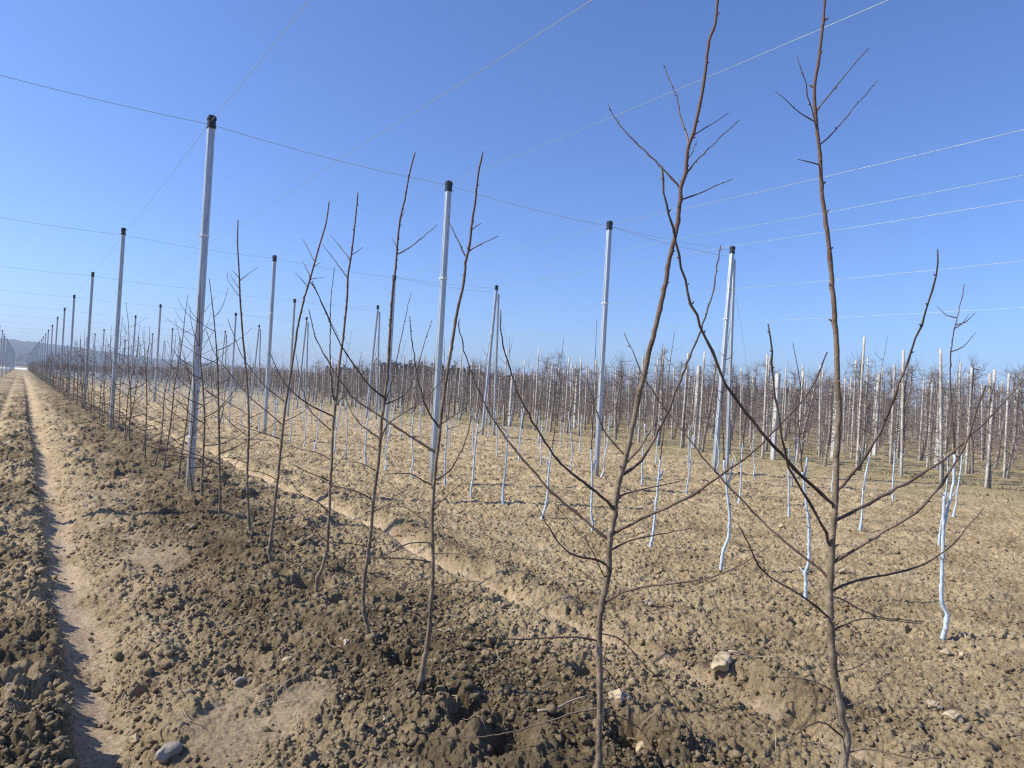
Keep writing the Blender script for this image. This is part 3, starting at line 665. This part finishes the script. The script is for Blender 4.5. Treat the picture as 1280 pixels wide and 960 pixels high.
# ------------------------------------------------------------------ old orchard block
def old_tree(seed, H=2.7, sides=6, twigs=150, wide=1.0, tr=.0032):
    rnd = random.Random(seed); tk = MB(); cr = MB(); lx, ly = rnd.gauss(0, .05), rnd.gauss(0, .05)
    def pos(z): return Vector((lx*z+.03*math.sin(z*3+seed), ly*z+.03*math.cos(z*2.3+seed), z))
    pts = [pos(-.05)]+[pos(z) for z in np.linspace(.06, H, 12)]
    rad = [.075, .05]+[.04*(1-t)**.7+.007 for t in np.linspace(.02, 1, 11)]
    rad = [r*rnd.uniform(.85, 1.15) for r in rad]
    tk.tube(pts, rad, sides)
    nmain = max(8, twigs//7)
    for k in range(nmain):
        z = .40+(H-.50)*(k+rnd.random())/nmain; az = rnd.uniform(0, 6.283); L = (1.0-.62*(z/H))*rnd.uniform(.5, 1.1)*wide; el = rnd.uniform(-.25, .5)
        p = pos(z); q = [p.copy()]
        for s in range(4):
            e = el+rnd.gauss(0, .25); a2 = az+rnd.gauss(0, .25); p = p+Vector((math.cos(a2)*math.cos(e), math.sin(a2)*math.cos(e), math.sin(e)))*L/4; q.append(p.copy())
        cr.tube(q, [tr*2.6, tr*2.2, tr*1.7, tr*1.3, tr*.8], 3)
        for t_ in range(twigs//nmain):
            b0 = q[rnd.randint(0, 4)]; a3 = rnd.uniform(0, 6.283); e = rnd.uniform(-.5, 1.35); l_ = rnd.uniform(.10, .34)
            d1 = Vector((math.cos(a3)*math.cos(e), math.sin(a3)*math.cos(e), math.sin(e)+.1)); mid_ = b0+d1*l_*.5+Vector((rnd.gauss(0, .02), rnd.gauss(0, .02), .02))
            cr.tube([b0, mid_, b0+d1*l_+Vector((0, 0, .05))], [tr, tr*.85, tr*.55], 3, False)
    for t_ in range(max(2, twigs//30)):
        b0 = pos(H*rnd.uniform(.9, 1)); a3 = rnd.uniform(0, 6.283); e = rnd.uniform(.3, 1.4); l_ = rnd.uniform(.15, .45)
        d1 = Vector((math.cos(a3)*math.cos(e), math.sin(a3)*math.cos(e), math.sin(e))); cr.tube([b0, b0+d1*l_*.5+Vector((.02, 0, 0)), b0+d1*l_], [tr, tr*.8, tr*.5], 3, False)
    return tk, cr
OT = []
for s in range(7):
    t, c = old_tree(900+s, 2.65+.13*(s % 4), 6, 330, 1.1, .0036); OT.append((t.mesh('trunk', M_old), c.mesh('crown', M_oldtwig)))
OF_t = []; OF_c = []
for s in range(6):
    t, c = old_tree(950+s, 2.5+.1*(s % 3), 3, 84, 1.1, .0062); OF_t.append(t.arrays()); OF_c.append(c.arrays())
def stake_mb(seed, H, r=.034, n=7):
    rnd = random.Random(seed); mb = MB(); lx = rnd.gauss(0, .015)
    pts = [Vector((lx*z, rnd.gauss(0, .004), z)) for z in np.linspace(-.2, H, 8)]
    mb.tube(pts, [r*rnd.uniform(.92, 1.08)*(1-.18*i/7) for i in range(8)], n); return mb
ST = [stake_mb(s, 2.7+.12*s).mesh('stake', M_stake) for s in range(6)]
STf = [stake_mb(30+s, 2.55+.12*s, .038, 4).arrays() for s in range(5)]
def visible(x, y, mg=90):
    if (Vector((x, y, 1))-CAM).dot(fw) < 1: return False
    px, py, z = project((x, y, 1)); return -mg < px < 1280+mg
olds = []; rnd = random.Random(21)
row = 0; x = 17.5
while x < 92:
    y = 1.0+rnd.random(); k = 0
    while y < (210 if x < 60 else 170):
        if visible(x, y): olds.append((math.hypot(x, y), row, x+rnd.gauss(0, .08), y))
        y += rnd.uniform(.85, 1.12) if x < 45 else rnd.uniform(1.3, 1.8)
    x += 3.55; row += 1
olds.sort(); pt = []; pstk = []; cnt = {}
rw = lambda r_: ['first', 'second', 'third', 'fourth', 'fifth', 'sixth', 'seventh', 'eighth', 'ninth', 'tenth'][min(r_, 9)]
for q, (d_, r_, x, y) in enumerate(olds):
    a = rnd.uniform(0, 6.28); s = rnd.uniform(.82, 1.12); stk = rnd.random() < .9; sx, sy = x+rnd.uniform(-.12, -.05), y+rnd.uniform(-.12, .12)
    if q < 290:
        c = cnt.get(r_, 0); cnt[r_] = c+1
        px = project((x, y, 1))[0]
        seg = 'right of' if px > 1041 else ('between the fourth-row post pair and' if px > 905 else 'left of')
        where = {'right of': 'right of the nearest trunk', 'left of': 'left of the nearest post pair'}.get(seg, 'between nearest post pair and nearest trunk')
        r = empty('mature_apple_tree', (x, y, 0), a); r.scale = (s, s, s); v = OT[q % 7]; link('trunk', v[0], r); link('crown', v[1], r)
        lab = f"bare old apple tree, {rw(r_)} row of old block, {where}"
        tag(r, lab, 'apple tree', lab)
        if stk:
            o = link('wooden_stake', ST[(q*7) % 6]); o.location = (sx, sy, 0); o.rotation_euler = (rnd.gauss(0, .015), rnd.gauss(0, .015), a); o.scale = (1, 1, rnd.uniform(.85, 1.12))
            lab = f"grey wooden stake, {rw(r_)} row of old block, {where}"
            tag(o, lab, 'stake', lab)
    else:
        pt.append((q % 6, x, y, 0, a, s*rnd.uniform(.9, 1.05)))
        if stk and rnd.random() < .85: pstk.append((q % 5, sx, sy, 0, a, rnd.uniform(.85, 1.1)))
V, Q = merge(OF_t, pt); V2, Q2 = merge(OF_c, pt)
me = np_mesh('far_old_trees', np.concatenate([V, V2]), np.concatenate([Q, Q2+len(V)]), M_old); me.materials.append(M_oldtwig)
me.polygons.foreach_set('material_index', np.concatenate([np.zeros(len(Q)), np.ones(len(Q2))]).astype(np.int32))
tag(link('far_old_trees', me), 'brown mass of bare fruit trees filling the far old block', 'apple trees', kind='stuff')
V, Q = merge(STf, pstk); tag(link('far_stakes', np_mesh('far_stakes', V, Q, M_stake)), 'many grey stakes rising above the far old block', 'stakes', kind='stuff')
# white concrete posts
def conc(x, y, H, w, lab):
    mb = MB(); c = w*.12; h = w/2
    mb.prism([(-h,-h+c),(-h+c,-h),(h-c,-h),(h,-h+c),(h,h-c),(h-c,h),(-h+c,h),(-h,h-c)], -.2, H); o = link('concrete_post', mb.mesh('concrete_post', M_conc, False)); o.location = (x, y, 0); o.rotation_euler = (.0, random.gauss(.012, .008), random.uniform(-.1, .1))
    tag(o, lab, 'post', 'white concrete posts in the old block')
def by_px(px, x):          # ground spot of a lateral line seen at pixel column px
    lo, hi = 1, 200
    for _ in range(50):
        m_ = (lo+hi)/2
        if project((x, m_, 0))[0] > px: lo = m_
        else: hi = m_
    return m_
for px, x, H, w, lab in ((867, 18.3, 2.75, .12, 'white square concrete post just left of the nearest post pair'), (966, 17.7, 2.5, .12, 'white concrete post right of the nearest post pair'),
                         (1041, 21.2, 2.2, .12, 'white concrete post half hidden by the nearest trunk'), (1171, 21.4, 2.3, .12, 'white concrete post among stakes near the right edge'),
                         (718, 21.0, 2.5, .12, 'white concrete post right of the third-row post'), (637, 18.3, 2.4, .13, 'white concrete post right of the second pair of posts'), (540, 21.0, 2.5, .12, 'pale concrete post between the second-row post and a slender trunk'),
                         (1093, 24.6, 2.9, .12, 'tall pale concrete post right of the nearest trunk')):
    conc(x, by_px(px, x), H, w, lab)

# ------------------------------------------------------------------ woods
def pine(seed, H):
    rnd = random.Random(seed); mb = MB()
    mb.tube([Vector((0, 0, 0)), Vector((0, 0, H*.9))], [.14, .04], 4)
    for k in range(190):
        t = rnd.random()**.8; z = H*(.12+.88*t); rad = (1-t)**.7*H*.30+.25; a = rnd.uniform(0, 6.283); r_ = rad*math.sqrt(rnd.random())
        c = Vector((r_*math.cos(a), r_*math.sin(a), z)); u = Vector((rnd.gauss(0, 1), rnd.gauss(0, 1), rnd.gauss(0, .5))).normalized()*rnd.uniform(.3, .6); v = Vector((rnd.gauss(0, 1), rnd.gauss(0, 1), rnd.gauss(0, .6))).normalized()*rnd.uniform(.2, .5)
        o = len(mb.v); mb.v += [c-u, c-v, c+u, c+v]; mb.f.append((o, o+1, o+2, o+3))
    return mb.arrays()
PV = [pine(s, 8.5+s*.7) for s in range(5)]; pl = []; rnd = random.Random(33)
def az_of(px): r = ray(px, 480); return math.atan2(r.x, r.y)
for (a, b_, n_, hs) in ((405, 470, 70, .66), (470, 600, 240, .9), (600, 665, 80, .78), (880, 1010, 150, .74), (1010, 1120, 100, .66), (300, 420, 50, .45)):
    for k in range(n_):
        t = az_of(rnd.uniform(a, b_)); d_ = rnd.uniform(255, 290); pl.append((k % 5, d_*math.sin(t), d_*math.cos(t), 0, rnd.uniform(0, 6.28), hs*rnd.uniform(.8, 1.12)))
V, Q = merge(PV, pl); tag(link('pine_wood', np_mesh('pine_wood', V, Q, M_pine, False)), 'dark evergreen wood behind the old orchard block', 'wood', kind='stuff')
# bare wood near the end of the alley
BV = [old_tree(40+s, 6.5, 3, 60, 2.2, .03) for s in range(4)]; BV = [(np.concatenate([t.arrays()[0], c.arrays()[0]]), np.concatenate([t.arrays()[1], c.arrays()[1]+len(t.v)])) for t, c in BV]
pl = []
for k in range(330):
    px = rnd.uniform(-30, 300); t = az_of(px); d_ = rnd.uniform(460, 560); pl.append((k % 4, d_*math.sin(t), d_*math.cos(t), 0, rnd.uniform(0, 6.28), rnd.uniform(.9, 1.5)*(1-.25*ss(20, 300, px))))
V, Q = merge(BV, pl); tag(link('bare_wood', np_mesh('bare_wood', V, Q, M_oldtwig, False)), 'distant leafless wood beyond the pale field', 'wood', kind='stuff')

# ------------------------------------------------------------------ clods, stones, twigs, grass
def ico(sub):
    import bmesh
    bm = bmesh.new(); bmesh.ops.create_icosphere(bm, subdivisions=sub, radius=1); V = np.array([tuple(v.co) for v in bm.verts]); T = np.array([[v.index for v in f.verts] for f in bm.faces]); bm.free(); return V, T
def lump(V, seed, amp, flat):
    r = np.random.RandomState(seed); W_ = V.copy(); d = np.ones(len(V))
    for k in range(7):
        ax = r.randn(3); ax /= np.linalg.norm(ax); h = r.uniform(.35, .9); pr = V@ax; d = np.where(pr > h, np.minimum(d, h/np.maximum(pr, 1e-3)), d)
    for k in range(5):
        w = r.randn(3)*r.uniform(1.5, 4.5); d += amp*np.sin(V@w+r.uniform(0, 6))*.5
    return V*d[:, None]*np.array([1, r.uniform(.7, 1.1), flat])
iV, iT = ico(2); iV4, iT4 = ico(4)
iV1, iT1 = ico(1)
LS = [iV1*np.array([1, .85, .7])*(1+.24*np.random.RandomState(70+s).randn(len(iV1), 1).clip(-1.6, 1.6)) for s in range(24)]
LV = [lump(iV, s, .05, .75)*(1+.09*np.random.RandomState(s).randn(len(iV), 1)) for s in range(24)]
def height_at(xs, ys): return coarse(xs, ys)
def clods():
    rs = np.random.RandomState(4); Vs = []; Ts = []; o = 0; N = 90000; placed = 0
    a = YAW+rs.uniform(-.72, .72, N); r = 1.3*np.exp(rs.rand(N)**.9*math.log(26/1.3)); X = r*np.sin(a); Y = r*np.cos(a)
    Hc = coarse(X, Y); fh, tr, ch, pa = fine(X, Y, r*.0026+.002); Z = Hc+fh
    cl = fbm(X*1.9+7, Y*1.9, 3)
    keep = rs.rand(N) < np.where(X > 3.3, .62, .95)*(1-.93*tr)*(1-.97*ch)*(1-.7*pa)*np.where(X > 13, .12, 1)*ss(.3, .6, cl)*1.2
    S = np.exp(rs.normal(math.log(.0070), .55, N)); S = np.clip(S, .003, .036)*(1+.04*r); S = np.where(X < .25, S*1.2, S); S = np.where(X > 3.5, np.minimum(S, .03)*.95, S)
    for k in np.nonzero(keep)[0]:
        sm = S[k] < .0105*(1+.05*r[k]); V = (LS if sm else LV)[k % 24]*S[k]; t = rs.uniform(0, 6.28); c, s = math.cos(t), math.sin(t)
        Vs.append(np.stack([V[:, 0]*c-V[:, 1]*s+X[k], V[:, 0]*s+V[:, 1]*c+Y[k], V[:, 2]+Z[k]+S[k]*.22], -1)); Ts.append((iT1 if sm else iT)+o); o += len(V)
    return np.concatenate(Vs), np.concatenate(Ts)
V, T = clods()
tag(link('soil_clods', np_mesh('soil_clods', V, T, MS, False, dict(wet_shade=np.clip(.55*gs(V[:, 0], ROW1, .6)+.35*(V[:, 0] < .25)*ss(.4, .6, fbm(V[:, 0]*1.1+3, V[:, 1]*1.1, 4)), 0, 1), sand=.25*(fbm(V[:, 0]*20, V[:, 1]*20, 2) > .55), grass=0*V[:, 0]))), 'crumbly clods of dry soil scattered over the ploughed ground', 'clods', kind='stuff')
stones = [((766,905),.075,0,'large pale rounded stone at the foot of the leaning tree', M_stone), ((1205,808),.045,1,'pale stone with dark shadow right of the nearest whitewashed stem', M_stone), ((1182,829),.030,2,'small rounded stone below the nearest whitewashed stem, left of two', M_stone),
          ((1202,832),.030,3,'small rounded stone below the nearest whitewashed stem, right of two', M_stone), ((207,948),.055,4,'grey stone at the bottom edge right of the wheel track', M_stoneg), ((900,852),.085,5,'big beige lump beside the eroded channel', M_stone),
          ((810,768),.050,6,'beige stone left of the channel top, under a low limb', M_stone), ((360,846),.040,7,'pale angular stone between wheel track and dug soil', M_stone), ((432,829),.033,8,'whitish stone just left of the fourth tree foot', M_stone),
          ((158,757),.028,9,'small white stone right of the wheel track', M_stone), ((978,664),.055,10,'pale stone left of a third-row whitewashed stem', M_stone), ((1168,899),.035,11,'pale stone near the bottom right corner, upper one', M_stone),
          ((1190,916),.055,12,'rough lump near the bottom right corner, lower one', M_stone), ((480,932),.038,13,'pale flat stone at the bottom edge left of the third tree', M_stone), ((640,784),.045,14,'pale stone beside the channel left of the leaning tree', M_stone),
          ((170,918),.030,15,'pale oval stone on the left lip of the wheel track', M_stone), ((12,880),.035,16,'grey stone on the rough bank at the left edge', M_stoneg), ((1052,724),.045,17,'pale stone directly behind the nearest trunk', M_stone), ((805,946),.045,18,'crumbly lump at the bottom edge beneath the large pale stone', M_stone), ((300,866),.035,19,'brown lump beside the dug holes right of the track', M_stoneg)]
for (px, py), s, sd, lab, mt in stones:
    x, y = bp(px, py); z = gz(x, y); V = lump(iV4, 60+sd, .14, .72); V = V*(1+.10*(fbm(V[:, 0]*3+sd, V[:, 1]*3+V[:, 2]*2.1, 4)-.5)[:, None])*s
    o = link('stone', np_mesh('stone', V, iT4, mt, True)); o.location = (x, y, z+s*.45+.008); o.rotation_euler = (0, 0, sd*1.3); tag(o, lab, 'stone')
# dead twigs
mb = MB(); rnd = random.Random(77)
def litter(px, py, L, a, r):
    x, y = bp(px, py); q = []; 
    for k in range(5):
        xx = x+L*(k/4-.5)*math.cos(a+.25*math.sin(k)); yy = y+L*(k/4-.5)*math.sin(a+.25*math.sin(k))
        f_ = fine(np.array([xx]), np.array([yy]), np.array([.01]))[0][0]; q.append(Vector((xx, yy, gz(xx, yy)+float(f_)+.008+rnd.uniform(0, .012))))
    limb(mb, q, r, r*.5, .03, 5, rnd, .002, .2)
for px, py, L, a, r in ((940,842,.30,-.5,.006),(855,780,.24,-.3,.006),(1255,868,.26,-.5,.0035),(500,715,.35,-.6,.005),(555,812,.12,2,.005),(710,765,.2,.3,.004),(700,925,.3,.1,.006),(350,880,.28,.5,.004),(1170,745,.3,.1,.004),(890,752,.2,0,.004),(300,795,.2,-.2,.004)):
    litter(px, py, L, a, r)
for k in range(150):
    litter(rnd.uniform(0, 1280), rnd.uniform(640, 955), rnd.uniform(.05, .16), rnd.uniform(0, 3.1), rnd.uniform(.0012, .0028))
tag(link('dead_twigs', mb.mesh('dead_twigs', M_dry)), 'dry twigs and bits of root lying on the soil', 'twigs', kind='stuff')
# sparse grass under the old block
def grass():
    rs = np.random.RandomState(8); N = 42000; X = 13.5+rs.rand(N)**1.3*22; Y = 1+rs.rand(N)*46
    k = (rs.rand(N) < .75*ss(.45, .65, fbm(X*.9, Y*.9, 4))*ss(13, 16, X)); k &= np.array([visible(a_, b_, 60) for a_, b_ in zip(X, Y)]); X = X[k]; Y = Y[k]; n_ = len(X)
    a = rs.rand(n_)*6.28; h = rs.uniform(.03, .08, n_); w = rs.uniform(.008, .02, n_); Z = coarse(X, Y)
    dx, dy = np.cos(a)*w, np.sin(a)*w; lx, ly = rs.randn(n_)*.03, rs.randn(n_)*.03
    V = np.stack([np.stack([X-dx, Y-dy, Z-.01], -1), np.stack([X+dx, Y+dy, Z-.01], -1), np.stack([X+dx*.5+lx, Y+dy*.5+ly, Z+h], -1), np.stack([X-dx*.6+lx, Y-dy*.6+ly, Z+h*.8], -1)], 1).reshape(-1, 3)
    return V, np.arange(len(V)).reshape(-1, 4)
M_grass = simple('short_grass', [(.3,(.19,.18,.075)), (.55,(.30,.26,.13)), (.75,(.42,.35,.21))], .8, .9)
V, Q = grass(); tag(link('sparse_grass', np_mesh('sparse_grass', V, Q, M_grass, False)), 'patchy short grass under the old trees', 'grass', kind='stuff')

# ------------------------------------------------------------------ haze
mb = MB(); s = 2450
mb.prism([(-s,-s),(s,-s),(s,s),(-s,s)], -2.2, 75)
M_haze = bpy.data.materials.new('haze_air'); M_haze.use_nodes = True; n = M_haze.node_tree.nodes; l = M_haze.node_tree.links
n.remove(n['Principled BSDF']); pv = n.new('ShaderNodeVolumePrincipled'); pv.inputs['Color'].default_value = (.62,.76,1,1); pv.inputs['Density'].default_value = HAZE = .00042; pv.inputs['Anisotropy'].default_value = .2
l.new(pv.outputs[0], n['Material Output'].inputs['Volume'])
hz = tag(link('haze', mb.mesh('haze', M_haze, False)), 'thin blue haze over the far fields', 'haze', kind='stuff')

# ------------------------------------------------------------------ light
SUN_EL = 39; sd = Vector((-.875, .485, 0)).normalized()
sv = Vector((sd.x*math.cos(R(SUN_EL)), sd.y*math.cos(R(SUN_EL)), math.sin(R(SUN_EL))))
sl = bpy.data.lights.new('sun', 'SUN'); sl.energy = 5.0; sl.angle = R(.53); sl.color = (1, .92, .78)
so = bpy.data.objects.new('sun', sl); COL.objects.link(so); so.rotation_euler = sv.to_track_quat('Z', 'Y').to_euler()
w = bpy.data.worlds.new('World'); sc.world = w; w.use_nodes = True; n = w.node_tree.nodes; l = w.node_tree.links
sky = n.new('ShaderNodeTexSky'); sky.sky_type = 'NISHITA'; sky.sun_disc = False; sky.sun_elevation = R(SUN_EL); sky.sun_rotation = math.atan2(sd.x, sd.y)
sky.air_density = 1.0; sky.dust_density = .9; sky.ozone_density = 4.0; sky.altitude = 200
tn = n.new('ShaderNodeMix'); tn.data_type = 'RGBA'; tn.blend_type = 'MULTIPLY'; tn.inputs[0].default_value = 1; tn.inputs[7].default_value = (.87, 1.03, 1.41, 1); l.new(sky.outputs[0], tn.inputs[6]); l.new(tn.outputs[2], n['Background'].inputs['Color']); n['Background'].inputs['Strength'].default_value = .103

sc.view_settings.view_transform = 'Standard'; sc.view_settings.look = 'None'; sc.view_settings.exposure = .42; sc.view_settings.gamma = 1
sc.cycles.use_denoising = False; sc.cycles.filter_width = 1.25; sc.cycles.use_adaptive_sampling = False; sc.cycles.max_bounces = 5; sc.cycles.volume_bounces = 0; sc.cycles.transparent_max_bounces = 8
